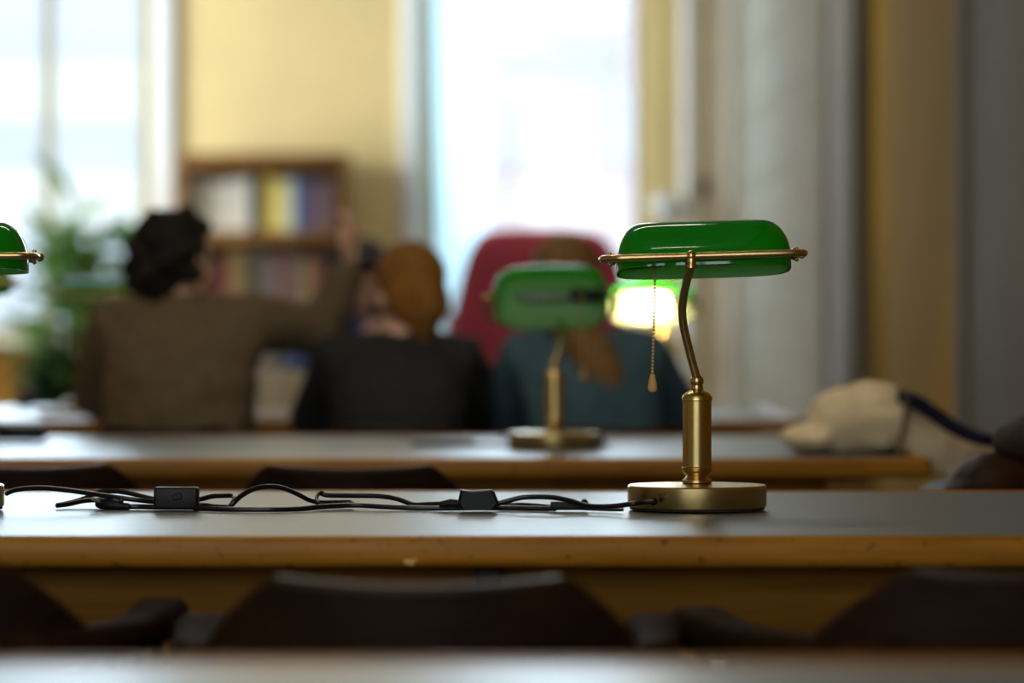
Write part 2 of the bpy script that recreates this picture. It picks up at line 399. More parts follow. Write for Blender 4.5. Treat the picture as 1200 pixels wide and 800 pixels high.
# dark bracket under the front apron of the sharp table, and the pale chips on its edge
bx = P(573, 680, 3.88); bx.z = 0.665
link('bracket', MB().box((bx.x - T1.location.x, 3.888 - T1.location.y, 0.672), (0.031, 0.035, 0.044), 0.003), M['walnut'], T1, 30)
chip = MB()
for px, py, r in ((468, 652, .0032), (478, 657, .0045), (486, 655, .0035), (482, 660, .003)):
    q = P(px, py, 3.816); chip.ball((q.x - T1.location.x, 3.8165 - T1.location.y, min(q.z, TZ - 0.013)), (r * 1.2, 0.0016, r), 10)
link('chipped_spot', chip, mat('bare pale wood', (0.55, 0.36, 0.10), 0.6), T1)

# ------------------------------------------------------------------ captain's chairs
def chair(label, loc, rz, group):
    t = thing('wooden_armchair', label, 'chair', loc, rz, group); W = M['walnut']
    # seat, saddle-edged
    s = MB(); rg = []
    for z, k in ((0.425, 0.93), (0.432, 0.985), (0.442, 1.0), (0.45, 0.98), (0.452, 0.93)):
        rg.append([Vector((math.copysign(abs(math.cos(a)) ** 0.5, math.cos(a)) * 0.215 * k * (1 + 0.06 * math.sin(a)), math.copysign(abs(math.sin(a)) ** 0.5, math.sin(a)) * 0.205 * k, z)) for a in [2 * math.pi * i / 40 for i in range(40)]])
    s.rings(rg); link('seat', s, W, t)
    for sx in (-1, 1):
        for sy in (-1, 1):
            a = Vector((sx * 0.15, sy * 0.14, 0.43)); b = Vector((sx * 0.195, sy * 0.20, 0.0))
            link('leg', MB().tube([a, a.lerp(b, 0.3), a.lerp(b, 0.55), b], [0.016, 0.021, 0.02, 0.013], 12), W, t)
        p = Vector((sx * 0.177, -0.176, 0.17)); q = Vector((sx * 0.177, 0.176, 0.17))
        link('stretcher', MB().tube([p, p.lerp(q, .5), q], [0.009, 0.013, 0.009], 10), W, t)
    link('stretcher', MB().tube([(-0.177, 0, 0.17), (0, 0, 0.17), (0.177, 0, 0.17)], [0.009, 0.013, 0.009], 10), W, t)
    # arm rail: a flat bent U
    def U(u):          # u in -1..1 along the rail, returns centre of rail
        a = abs(u); sg = 1 if u > 0 else -1
        if a < 0.62:
            th = a / 0.62 * R(90); return Vector((sg * 0.222 * math.sin(th), -0.02 - 0.225 * math.cos(th), 0))
        k = (a - 0.62) / 0.38
        return Vector((sg * (0.222 + 0.004 * k), -0.02 + 0.20 * k, 0))
    rg = []; N = 60
    for i in range(N + 1):
        u = -1 + 2 * i / N; c = U(u); tn = (U(min(1, u + .01)) - U(max(-1, u - .01))).normalized(); nr = Vector((-tn.y, tn.x, 0))
        k = max(0, (abs(u) - 0.72) / 0.28); wd = 0.021 + 0.008 * math.sin(min(1, k) * math.pi * 0.55); th = 0.016 + 0.006 * k
        if i in (0, N): wd *= 0.8; th *= 0.8
        zc = 0.655
        rg.append([c + nr * x * wd + Vector((0, 0, zc + z * th)) for x, z in ((-1, -.6), (-.7, -1), (.7, -1), (1, -.6), (1, .6), (.7, 1), (-.7, 1), (-1, .6))])
    link('arm_rail', MB().rings(rg), M['armwood'], t, 50)
    # crest board standing on the rail
    rg = []; N = 40
    for i in range(N + 1):
        f = -1 + 2 * i / N; a = f * R(63); c0 = Vector((0.222 * math.sin(a), -0.02 - 0.225 * math.cos(a), 0)); out = Vector((math.sin(a), -math.cos(a), 0))
        e = abs(a) / R(63); flat = 0.52
        top = 0.742 - 0.006 * (1 - min(1, e / flat) ** 2) if e < flat else 0.742 - 0.078 * ((e - flat) / (1 - flat))
        top = max(top, 0.664); zb = 0.640
        lean = lambda z: out * (0.018 * (z - 0.66) / 0.08)
        rg.append([c0 + out * o + lean(z) + Vector((0, 0, z)) for o, z in ((-.013, zb), (.013, zb), (.012, top - .006), (.007, top), (-.007, top), (-.012, top - .006))])
    link('crest_board', MB().rings(rg), W, t, 40)
    for u in (-0.94, -0.74, -0.52, -0.34, -0.17, 0, 0.17, 0.34, 0.52, 0.74, 0.94):
        c = U(u); b = Vector((c.x * 0.84, c.y * 0.80 if c.y < 0 else c.y * 0.9, 0.447)); c.z = 0.645
        link('spindle', MB().tube([b, b.lerp(c, .4), c], [0.008, 0.0105, 0.007], 8), W, t)
    return t
chair0 = chair('dark wooden armchair seen from behind, in the middle of the front row', (-0.083, 3.27, 0), 0, 'dark chairs drawn up to the sharp table')
copy_thing(chair0, (-0.605, 3.47, 0), R(-3), 'dark wooden armchair at the bottom left corner, cut by the frame')
copy_thing(chair0, (0.445, 3.40, 0), R(13), 'dark wooden armchair at the bottom right, turned slightly, below the brass lamp')
copy_thing(chair0, (-0.79, 5.80, 0), 0, 'dark chair crest showing beyond the left end of the cords', 'chairs at the second table')
copy_thing(chair0, (-0.263, 5.75, 0), 0, 'dark chair crest just above the arched cord, at the second table', 'chairs at the second table')
for x, rz, lb in ((-0.80, 0, 'armchair under the person in the brown sweater'), (-0.275, 0, 'armchair under the person in the black top with auburn hair'), (0.245, 0, 'armchair under the person in the blue-grey top')):
    copy_thing(chair0, (x, 8.04, 0), rz, lb, 'chairs of the seated people')
copy_thing(chair0, (-0.46, 10.75, 0), R(180), 'armchair under the dark-haired person across the far table', 'chairs of the seated people')

# ------------------------------------------------------------------ banker's lamps
def bead(mb, c, r): mb.ball(c, r, 8)
def shade_mesh(Mx, lit):
    A, B, H, wall = 0.112, 0.066, 0.050, 0.014; th = 0.0035; N = 72; mb = MB()
    def ring(a, b, z, flare=0):
        out = []
        for i in range(N):
            q = 2 * math.pi * i / N; c, s = math.cos(q), math.sin(q)
            out.append(Mx @ Vector((math.copysign(abs(c) ** 0.45, c) * a, math.copysign(abs(s) ** 0.62, s) * b, z)))
        return out
    def shell(dd):
        rr = [ring(A - dd, B - dd, 0.0), ring(A - dd, B - dd, wall * 0.5)]
        for k in range(15):
            ph = R(90) * k / 14
            a = A - dd - 0.036 * (1 - math.cos(ph)); b = (B - dd) * math.cos(ph) ** 0.75 if k < 14 else 0.0004
            rr.append(ring(a, max(b, 0.0004), wall + (H - dd) * math.sin(ph)))
        return rr
    o = shell(0); i = shell(th)
    mb.rings(o, cap0=False, cap1=True, m=0); mb.rings(i, cap0=False, cap1=True, m=1); mb.rings([o[0], i[0]], False, False, m=0)
    return mb
def lamp(label, loc, rz, tilt, roll=0.0, lit=False, group='green banker lamps', cord=None, switch=None, plug=None, chain_len=0.143, lean=0.0):
    t = thing('desk_lamp', label, 'lamp', loc, rz, group); B = M['brass']
    link('base', MB().lathe([(0.0, 0.003), (0.0885, 0.003), (0.0895, 0.005), (0.0895, 0.029), (0.088, 0.031), (0.02, 0.0325), (0.0, 0.0325)][1:-1], 72), B, t, 30)
    link('felt_pad', MB().lathe([(0.087, 0.0), (0.087, 0.003)], 48), M['felt'], t)
    pr = [(0.0165, 0.032), (0.0195, 0.034), (0.0195, 0.037), (0.0150, 0.040), (0.0135, 0.0425), (0.0150, 0.044), (0.0180, 0.047), (0.0195, 0.051), (0.0198, 0.0535), (0.0186, 0.0545), (0.0186, 0.139), (0.0196, 0.140), (0.0196, 0.143), (0.0180, 0.146), (0.0150, 0.1495), (0.0095, 0.1515), (0.0078, 0.153), (0.0084, 0.1545), (0.0078, 0.156), (0.0078, 0.159)]
    link('column', MB().lathe(pr, 40), B, t, 30)
    link('ball_joint', MB().ball((0, 0, 0.1645), 0.0087, 20), B, t)
    arm = smoothpath([(0, 0, 0.167), (-0.0055, -0.004, 0.186), (-0.0115, -0.010, 0.208), (-0.0175, -0.018, 0.232), (-0.0205, -0.027, 0.252), (-0.0200, -0.037, 0.270), (-0.0165, -0.050, 0.290), (-0.0115, -0.066, 0.3115)], 6)
    Ln = Matrix.Translation((0, 0, 0.1645)) @ Matrix.Rotation(R(lean), 4, 'X') @ Matrix.Translation((0, 0, -0.1645))
    link('arm', MB().tube(arm, 0.0054, 14).xf(Ln), B, t)
    # everything that swings: rod, collar, shade, socket
    cx = 0.008; pz = 0.3245
    Rl = Ln @ Matrix.Translation((cx, 0, pz)) @ Matrix.Rotation(R(roll), 4, 'Y')
    rod = MB(); yy = -0.078
    pts = smoothpath([(0.1205, 0.0, 0), (0.1245, -0.010, 0), (0.1265, -0.030, 0), (0.1255, -0.055, 0), (0.1180, -0.072, 0), (0.098, yy, 0), (0, yy, 0), (-0.098, yy, 0), (-0.1180, -0.072, 0), (-0.1295, -0.055, 0), (-0.1315, -0.030, 0), (-0.1290, -0.010, 0), (-0.1245, 0.0, 0)], 5)
    rod.tube(pts, 0.0046, 12, round_caps=True).xf(Rl)
    ro = link('shade_rod', rod, B, t)
    for s in (-1, 1):
        kb = MB()
        kb.ball((s * 0.1270, 0, 0), (0.0062, 0.0062, 0.0062), 12).ball((s * 0.1165, 0, 0), (0.005, 0.008, 0.008), 12).ball((s * 0.1205, 0, 0.0070), 0.0028, 10).ball((s * 0.1205, 0, -0.0070), 0.0028, 10)
        link('pivot_screw', kb.xf(Rl), B, ro)
    cl = MB(); q = Rl @ Vector((-0.0195, yy, 0))
    cl.ball(q, (0.0072, 0.0075, 0.0075), 16)
    cl.lathe([(0.0058, -0.0155), (0.0068, -0.0150), (0.0068, -0.0105), (0.0060, -0.0100), (0.0060, -0.008), (0.0070, -0.0075), (0.0070, -0.003), (0.0050, 0.002)], 20, q)
    link('collar', cl, B, t, 30)
    Sx = Rl @ Matrix.Rotation(R(tilt), 4, 'X') @ Matrix.Translation((0, 0, -0.019))
    link('glass_shade', shade_mesh(Sx, lit), [M['shade_out'], M['shade_in_lit'] if lit else M['shade_in']], t, 60)
    so = link('socket', MB().tube([(-0.106, 0, 0.018), (-0.050, 0, 0.022), (-0.040, 0, 0.022)], [0.0135, 0.0145, 0.013], 16).xf(Sx), M['black'], t)
    bl = MB().tube([(-0.040, 0, 0.022), (-0.02, 0, 0.022), (0.005, 0, 0.022), (0.04, 0, 0.022), (0.06, 0, 0.022)], [0.011, 0.0145, 0.0155, 0.0145, 0.010], 16, round_caps=True).xf(Sx)
    link('bulb', bl, M['bulb_lit'] if lit else M['bulb'], t)
    # pull chain with its little wooden pull
    top = Sx @ Vector((-0.062, 0.004, 0.012)); ch = MB()
    n = int(chain_len / 0.0045)
    ch.tube([top + Vector((0, 0, 0.004)), top - Vector((0, 0, 0.003))], [0.0055, 0.0048], 12)
    for k in range(n):
        c = top - Vector((0.0035 * k / n, 0, 0.004 + k * 0.0045)); bead(ch, c, 0.0020)
    ch.tube([top, top - Vector((0.0035, 0, 0.004 + n * 0.0045))], 0.0004, 6)
    co = link('pull_chain', ch, M['bead'], t)
    e = top - Vector((0.0035, 0, 0.002 + n * 0.0045))
    link('pull_knob', MB().lathe([(0.0028, 0.0), (0.0036, -0.003), (0.0058, -0.014), (0.0062, -0.018), (0.0055, -0.0215), (0.003, -0.0235)], 18, e), M['knobwood'], co)
    if cord:
        Mi = t.matrix_world.copy() if False else (Matrix.Translation(loc) @ Matrix.Rotation(rz, 4, 'Z'))
        Mi = Mi.inverted()
        cm = MB()
        for path in cord: cm.tube([Mi @ p for p in smoothpath(path, 6)], 0.0033, 10, ell=(1.0, 0.72), round_caps=True)
        c = link('power_cord', cm, M['cord'], t)
        for nm, mb, mt in (switch or []): link(nm, mb.xf(Mi), mt, c, 30)
    return t

# cords on the sharp table: a point is (pixel x, pixel y, distance); they lie on the top or spring up off it
def K(px, py, d):
    p = P(px, py, d); p.z = max(p.z, TZ + 0.0022); return p
def Kp(*pts): return [K(*p) for p in pts]
def switch_box(px0, px1, d, h, depth, cham):
    a = (px0 - 600) * d / F; b = (px1 - 600) * d / F; w2 = (b - a) / 2; x = (a + b) / 2
    mb = MB()
    if cham:
        poly = [(-w2, 0.010), (-w2 * .80, 0.0005), (w2 * .72, 0.0005), (w2, 0.009), (w2 * .78, h - 0.003), (w2 * .62, h), (-w2 * .35, h - 0.002), (-w2 * .85, h)]
        pr = [Vector((x + q * 1.0, d - depth / 2, TZ + z)) for q, z in poly]
        cx = sum((p for p in pr), Vector()) / len(pr)
        rg = []
        for y, k in ((0.0, 0.86), (0.003, 0.97), (depth * .5, 1.0), (depth - .003, 0.97), (depth, 0.86)):
            rg.append([Vector((cx.x + (p.x - cx.x) * k, d - depth / 2 + y, max(TZ + 0.0004, cx.z + (p.z - cx.z) * k))) for p in pr])
        mb.rings(rg)
    else:
        mb.box((x, d, TZ + h / 2 + 0.0003), (b - a, depth, h), 0.0035, 3)
    return mb, x
sw1, sx1 = switch_box(181, 233, 4.385, 0.0285, 0.024, False)
rk1 = MB().box((sx1 + 0.002, 4.385 - 0.0125, TZ + 0.017), (0.012, 0.003, 0.008), 0.001, 1, (0, R(-18), 0))
sw2, sx2 = switch_box(536, 585, 4.35, 0.0275, 0.026, True)
tail = MB().tube(Kp((518, 591, 4.36), (528, 589.5, 4.36), (542, 590.5, 4.355)), [0.0045, 0.0058, 0.0052], 12, round_caps=True)
plg = MB()
a, b = K(117, 590, 4.42), K(150, 593.5, 4.41)
plg.tube([a, a.lerp(b, .25), a.lerp(b, .6), a.lerp(b, .8), b], [0.0065, 0.0085, 0.0080, 0.0050, 0.0045], 12, round_caps=True)
for k in (.3, .5, .75): plg.ball(a.lerp(b, k) + Vector((0, 0, 0.006)), (0.0035, 0.005, 0.003), 10)
pins = MB()
for s in (-1, 1): pins.tube([a + Vector((0, s * 0.006, 0.003)), a + Vector((-0.009, s * 0.006 - 0.003, 0.007))], 0.0018, 8, round_caps=True)
base_hole = P(766, 587, 4.321)
grom = MB().ball(base_hole, (0.0055, 0.004, 0.0058), 14)
d1 = 4.36
main_cord = [
    # lamp base to the inline switch
    [base_hole] + Kp((745, 589.5, 4.28), (718, 593, 4.30), (690, 592.5, 4.32), (668, 586.5, 4.34), (645, 582.5, 4.35), (615, 582.5, 4.36), (596, 586.5, 4.36), (578, 591.5, 4.36)),
    # switch, folded bight and springing arch, back to the plug
    Kp((524, 590, 4.37), (500, 591, 4.40), (484, 591, 4.41), (466, 584.5, 4.42), (444, 581, 4.43), (410, 580.5, 4.44), (384, 580, 4.45), (376, 577.8, 4.45), (372.5, 579.5, 4.44), (371, 586, 4.42), (374, 590.5, 4.41), (385, 592, 4.41), (402, 590.8, 4.42), (413, 590.2, 4.43), (409, 588.2, 4.45), (392, 588.6, 4.47), (376, 588.5, 4.46), (362, 585.5, 4.45), (346, 577.5, 4.44), (330, 571.5, 4.43), (313, 570, 4.42), (297, 573, 4.41), (283, 580.5, 4.40), (275, 588, 4.39), (269, 594, 4.39)),
    Kp((269, 594, 4.39), (274, 586, 4.40), (273, 581, 4.43), (262, 580.8, 4.44), (248, 581.5, 4.45), (234, 585, 4.46), (205, 588.5, 4.46), (180, 584.5, 4.46), (150, 577.5, 4.47), (132, 575.5, 4.48), (115, 577, 4.49), (100, 583.5, 4.48), (84, 588.5, 4.46), (67, 592, 4.43)),
    Kp((67, 592, 4.43), (80, 590.5, 4.45), (96, 587, 4.47), (112, 585.5, 4.48), (130, 586, 4.48), (128, 589, 4.45)),
    Kp((150, 594, 4.41), (165, 595, 4.41), (182, 597, 4.40), (205, 597, 4.41), (236, 591.5, 4.42), (250, 593.5, 4.41), (268, 595, 4.39)),
]
left_cord = [
    Kp((8, 578, 4.36), (18, 574, 4.37), (36, 571.8, 4.38), (58, 572, 4.39), (85, 575, 4.40), (112, 579, 4.41), (140, 583, 4.42), (165, 586, 4.42), (184, 588, 4.40)),
    Kp((228, 597, 4.37), (250, 598.5, 4.35), (285, 600.2, 4.34), (320, 600, 4.34), (352, 597.5, 4.355), (380, 593.2, 4.38), (415, 591.8, 4.395), (450, 593.5, 4.385), (490, 595.5, 4.375), (530, 597.5, 4.375), (580, 598, 4.38), (620, 598.6, 4.37), (650, 598.5, 4.36)),
    Kp((585, 592, 4.41), (612, 591.5, 4.41), (650, 594.5, 4.38)),
]
ta, tb = K(645, 594, 4.37), K(690, 595.5, 4.36)
con = MB().box((ta + tb) / 2, (tb.x - ta.x, 0.016, 0.0105), 0.002, 2)
con.xf(Matrix.Translation((0, 0, TZ + 0.0058 - ((ta + tb) / 2).z)))
con.ball(((ta.x + tb.x) / 2 - 0.002, 4.365, TZ + 0.012), (0.006, 0.006, 0.003), 12).ball(((ta.x + tb.x) / 2 + 0.019, 4.365, TZ + 0.0115), (0.004, 0.006, 0.003), 12)
flat = MB().tube(Kp((686, 597, 4.365), (700, 597.5, 4.35), (716, 597.8, 4.34), (730, 598, 4.335)), 0.0042, 10, ell=(0.55, 1.0))
LY = 4.40
lamp_main = lamp('sharp brass desk lamp with green glass shade and hanging pull chain, right of centre', (0.2385, LY, TZ), 0, -7, -1.7, cord=main_cord,
     switch=[('inline_switch', sw2, M['black']), ('strain_relief', tail, M['black']), ('plug', plg, M['black']), ('plug_pins', pins, M['chrome']), ('grommet', grom, M['black'])])
lamp('green shaded brass lamp cut off at the left edge, beside the cords', ((-77 - 600) * LY / F, LY, TZ), R(2), -3, 0.0, cord=left_cord,
     switch=[('inline_switch', sw1, M['black']), ('rocker', rk1, M['black']), ('socket_connector', con, M['black']), ('flat_tail', flat, M['cord'])])
def cord2(pts, z=TZ + 0.003): return [[Vector((x, y, z)) for x, y in pts]]
s2 = MB().box((0.155, 6.73, TZ + 0.012), (0.05, 0.03, 0.024), 0.004)
lamp('blurred green lamp on the second table, shade tipped open towards the viewer', (0.083, 6.64, TZ), R(180), 22, 1.0, lean=35,
     cord=cord2([(0.0, 6.64), (-0.05, 6.74), (-0.12, 6.70), (-0.17, 6.72), (-0.2, 6.78), (-0.14, 6.84), (-0.08, 6.85)]) + cord2([(0.165, 6.78), (0.19, 6.75), (0.178, 6.73)]), switch=[('inline_switch', s2, M['black'])])
lamp('blurred green lamp behind the left edge lamp, barely showing its shade end', ((-57 - 600) * 6.85 / F, 6.85, TZ), 0, 10)
lamp('glowing lit green lamp on the far table, right of the blue-grey top', (0.392, 9.3, TZ), R(180), 8, 0, lit=True, lean=29)
lamp('blurred green lamp beside the plants, left of the brown sweater', ((112 - 600) * 9.5 / F, 9.5, TZ), R(4), -6)

# small black things on the tables
t = thing('power_adapter', 'black power adapter lying at the left end of the second table', 'adapter', tuple(P(24, 512, 7.05)[:2]) + (TZ,))
link('body', MB().box((0, 0, 0.0175), (0.105, 0.05, 0.033), 0.006), M['black'], t)
link('cable', MB().tube(smoothpath([(-0.045, 0, 0.012), (-0.08, 0.01, 0.004), (-0.13, 0.0, 0.003), (-0.2, 0.03, 0.003)], 6), 0.003, 8), M['cord'], t)
q = P(28, 478, 9.95)
t = thing('cup', 'small dark cup on the far table, at its left end', 'cup', (q.x, 9.95, TZ))
link('body', MB().lathe([(0.020, 0.0), (0.024, 0.004), (0.026, 0.05), (0.0265, 0.052), (0.024, 0.052), (0.021, 0.008)], 24), mat('dark glaze', (0.03, 0.025, 0.03), 0.3), t)
link('handle', MB().tube(smoothpath([(0.025, 0, 0.042), (0.038, 0, 0.038), (0.038, 0, 0.018), (0.0245, 0, 0.014)], 5), 0.003, 8), mat('dark glaze handle', (0.03, 0.025, 0.03), 0.3), t)

# ------------------------------------------------------------------ bookcase and its books
BX0, BX1, BYF = -1.665, -0.828, 17.13
t = thing('bookcase', 'brown wooden bookcase against the yellow wall between the windows', 'bookcase', ((BX0 + BX1) / 2, (BYF + YB) / 2 - 0.03, 0))
bw, bdp = BX1 - BX0, YB - BYF - 0.07
for s in (-1, 1): link('side_panel', MB().box((s * (bw / 2 - 0.0125), 0, 0.915), (0.025, bdp, 1.83), 0.003), M['case'], t, 30)
link('back_panel', MB().box((0, bdp / 2 - 0.006, 0.93), (bw - 0.05, 0.012, 1.78)), mat('dark case back', (0.10, 0.045, 0.015), 0.6), t, 0)
link('top_panel', MB().box((0, -0.008, 1.828), (bw + 0.012, bdp + 0.03, 0.03), 0.004).box((0, -bdp / 2 + 0.012, 1.79), (bw - 0.05, 0.02, 0.05), 0.003), M['case'], t, 30)
SH = [0.09, 0.42, 0.75, 1.09, 1.455]
for z in SH: link('shelf', MB().box((0, -0.002, z - 0.0175), (bw - 0.05, bdp - 0.02, 0.035), 0.003).box((0, -bdp / 2 + 0.010, z - 0.03), (bw - 0.05, 0.02, 0.06), 0.003), M['case'], t, 30)
ORD = 'first second third fourth fifth sixth seventh eighth ninth tenth eleventh twelfth thirteenth fourteenth fifteenth sixteenth seventeenth eighteenth nineteenth twentieth twenty-first twenty-second twenty-third twenty-fourth twenty-fifth twenty-sixth twenty-seventh twenty-eighth'.split()
bookmats = {}
def bmat(n, c):
    if n not in bookmats: bookmats[n] = mat(n + ' book cloth', c, 0.6, var=0.08)
    return bookmats[n]
pages = mat('book pages', (0.72, 0.66, 0.52), 0.8)
PAL = {'cream': (.72, .62, .50), 'white': (.78, .72, .64), 'dark green': (.02, .05, .03), 'black': (.02, .02, .02), 'yellow': (.62, .42, .06), 'pale yellow': (.66, .60, .25), 'light blue': (.25, .42, .6), 'navy': (.05, .05, .12), 'purple': (.12, .08, .15), 'brown': (.15, .07, .03), 'dark red': (.17, .02, .02), 'tan': (.26, .15, .045), 'olive': (.08, .065, .02), 'grey': (.14, .11, .10), 'burgundy': (.13, .015, .02)}
def shelf_books(z, seq, where, hmin, hmax):
    x = -bw / 2 + 0.03; X0 = (BX0 + BX1) / 2
    for k, (cn, th) in enumerate(seq):
        h = random.uniform(hmin, hmax); dp = random.uniform(0.17, 0.21)
        if x + th > bw / 2 - 0.03: break
        b = thing('book', '%s book, %s from the left on the %s bookcase shelf' % (cn, ORD[k], where), 'book', (X0 + x + th / 2, BYF + 0.075 + dp / 2, z), 0, 'books on the %s shelf' % where)
        cv = MB()
        for s in (-1, 1): cv.box((s * (th / 2 - 0.0015), 0, h / 2), (0.003, dp, h), 0.0008, 1)
        cv.box((0, -dp / 2 + 0.002, h / 2), (th - 0.001, 0.005, h), 0.0015, 1)
        link('cover', cv, bmat(cn, PAL[cn]), b, 30)
        link('pages', MB().box((0, 0.0, h / 2), (th - 0.006, dp - 0.012, h - 0.008)), pages, b, 0)
        x += th + 0.0012
seq1 = [('cream', .034), ('white', .03), ('white', .036), ('cream', .03), ('white', .034), ('cream', .038), ('white', .03), ('cream', .032), ('white', .034), ('dark green', .034), ('black', .04), ('yellow', .036), ('yellow', .03), ('pale yellow', .034), ('pale yellow', .03), ('light blue', .024), ('navy', .032), ('purple', .034), ('navy', .03), ('brown', .034), ('purple', .03), ('brown', .036), ('brown', .03), ('dark red', .034)]
seq2 = [('brown', .036), ('black', .03), ('dark red', .034), ('brown', .036), ('dark red', .03), ('burgundy', .036), ('tan', .034), ('tan', .036), ('olive', .032), ('black', .03), ('olive', .034), ('grey', .036), ('grey', .03), ('burgundy', .034), ('brown', .03), ('grey', .034), ('olive', .03), ('tan', .03), ('brown', .034), ('dark red', .03), ('olive', .034), ('brown', .036), ('black', .034)]
shelf_books(SH[4], seq1, 'upper', 0.245, 0.285)
shelf_books(SH[3], seq2, 'second', 0.22, 0.29)
shelf_books(SH[2], seq2[::-1], 'third', 0.22, 0.28)

# ------------------------------------------------------------------ red wing chair
red = mat('crimson upholstery', (0.62, 0.075, 0.135), 0.85, var=0.10, ns=20, bump=0.1, sheen=0.35)
t = thing('wing_chair', 'large crimson upholstered high-backed armchair in front of the right window', 'armchair', (0.09, 11.55, 0))
bk = MB(); rg = []
def outline(k):      # back outline seen from behind
    pts = [(-0.315, 0.30), (-0.318, 0.62), (-0.305, 0.90), (-0.262, 1.13), (-0.222, 1.245), (-0.165, 1.29), (0.0, 1.298), (0.165, 1.29), (0.24, 1.245), (0.285, 1.13), (0.318, 0.90), (0.322, 0.62), (0.315, 0.30)]
    return smoothpath([(x * k, 0, 0.8 + (z - 0.8) * (1 - (1 - k) * .6)) for x, z in pts], 3)
for y, k in ((-0.085, 0.92), (-0.07, 0.975), (-0.045, 1.0), (0.02, 1.0), (0.05, 0.97), (0.07, 0.90)):
    rg.append([Vector((p.x, y - 0.10 * (p.z - 0.4) + 0.04, p.z)) for p in outline(k)])
bk.rings(rg); link('backrest', bk, red, t, 60)
for s in (-1, 1):
    wg = MB(); prof = [(0.0, 0.62), (0.20, 0.62), (0.22, 0.74), (0.17, 0.88), (0.10, 0.98), (-0.02, 1.02)]
    rg = []
    for x, k in ((0.0, .9), (0.015, 1.0), (0.055, 1.0), (0.07, .9)):
        rg.append([Vector((s * (0.240 + x), 0.02 + y * k - 0.08 * (z - .4), 0.9 + (z - 0.9) * k)) for y, z in prof])
    wg.rings(rg); link('wing', wg, red, t, 60)
    link('armrest', MB().box((s * 0.30, 0.28, 0.44), (0.12, 0.52, 0.34), 0.045, 4).tube([(s * 0.30, 0.04, 0.61), (s * 0.30, 0.53, 0.61)], 0.07, 16, round_caps=True), red, t, 60)
    for y in (-0.02, 0.48): link('leg', MB().tube([(s * 0.27, y, 0.16), (s * 0.285, y + (0.02 if y > 0 else -0.03), 0.0)], [0.028, 0.018], 12), M['walnut'], t)
link('seat_frame', MB().box((0, 0.25, 0.22), (0.62, 0.62, 0.16), 0.03, 3), red, t, 60)
link('seat_cushion', MB().box((0, 0.27, 0.37), (0.47, 0.54, 0.15), 0.05, 4), red, t, 60)

# ------------------------------------------------------------------ plants by the left window
leafm = []
for nm, c in (('leaf green', (0.07, 0.16, 0.03)), ('dark leaf', (0.015, 0.045, 0.02)), ('bright leaf', (0.16, 0.28, 0.06))):
    m = translucent(nm, c, tuple(x * 1.3 for x in c), 0.25, 0.5, 0.2); leafm.append(m)
potm = mat('terracotta pot', (0.36, 0.16, 0.08), 0.8); soil = mat('potting soil', (0.03, 0.02, 0.012), 0.9, ns=40, bump=0.3)
def blade(mb, base, az, el, length, width, droop, m=0, tilt=0):
    n = 7; d = Vector((math.cos(az), math.sin(az), 0)); side = Vector((-math.sin(az), math.cos(az), 0)); rows = []
    for k in range(n + 1):
        s = k / n; e = el - droop * s
        p = base + d * (length * s * math.cos(el - droop * s * .5)) + Vector((0, 0, length * s * math.sin(el - droop * s * .5)))
        wv = width * math.sin(math.pi * (0.06 + 0.94 * s)) ** 0.8 * (1 - 0.3 * s) if s < 1 else 0.0005
        up = Vector((0, 0, 0.25 * wv)); sd = side * math.cos(tilt) + Vector((0, 0, math.sin(tilt)))
        rows.append((p + sd * wv + up, p, p - sd * wv + up))
    vs = [q for r in rows for q in r]; fs = []
    for k in range(n):
        for j in (0, 1): fs.append([k * 3 + j, k * 3 + j + 1, k * 3 + j + 4, k * 3 + j + 3])
    mb.add(vs, fs, m)
def plant(name, label, loc, stems, pot_r, pot_h, leaf_len, leaf_w, per, cols, el0=0.3):
    t = thing(name, label, 'plant', loc); rp = pot_r
    link('pot', MB().lathe([(rp * .68, 0), (rp * .72, 0.01), (rp * .95, pot_h * .82), (rp * 1.06, pot_h * .84), (rp * 1.06, pot_h), (rp * .94, pot_h), (rp * .9, pot_h * .9)], 32), potm, t, 40)
    link('soil', MB().lathe([(rp * .90, pot_h * .86), (rp * .5, pot_h * .93), (0.001, pot_h * .95)], 24), soil, t)
    st = MB(); lf = MB()
    for (x, y, h, lx, ly) in stems:
        a = Vector((x, y, pot_h * .88)); b = Vector((lx, ly, h)); mid = a.lerp(b, .5) + Vector((0, 0, 0.04))
        path = smoothpath([a, mid, b], 6); st.tube(path, [0.012 - 0.006 * i / len(path) for i in range(len(path))], 8)
        for k in range(per):
            s = 0.35 + 0.65 * k / max(1, per - 1); p = path[min(len(path) - 1, int(s * (len(path) - 1)))]
            az = k * 2.4 + random.uniform(-.4, .4)
            blade(lf, p, az, random.uniform(el0, el0 + 0.9), leaf_len * random.uniform(.7, 1.1), leaf_w * random.uniform(.7, 1.1), random.uniform(0.6, 1.7), random.choice(cols), random.uniform(-.5, .5))
    link('stem', st, mat(name + ' stem', (0.12, 0.14, 0.05), 0.7), t); link('foliage', lf, leafm, t, 0)
    return t
plant('potted_palm', 'tall bright green leafy plant standing before the left window', tuple(P(88, 400, 15.6)[:2]) + (0,), [(0, 0, 1.50, 0.0, 0.02), (.03, .02, 1.36, 0.10, 0.0), (-.03, 0, 1.30, -0.12, 0.03), (0.0, -.03, 1.16, 0.04, -.05)], 0.16, 0.32, 0.36, 0.055, 34, [0, 0, 2])
plant('potted_dracaena', 'dark leaved plant beside the bookcase, behind the brown-sweatered head', tuple(P(160, 400, 16.3)[:2]) + (0,), [(0, 0, 1.40, -0.02, 0.02), (.03, .02, 1.30, 0.12, 0.0), (-.03, 0, 1.18, -0.12, 0.03)], 0.15, 0.32, 0.30, 0.050, 30, [1, 1, 0])
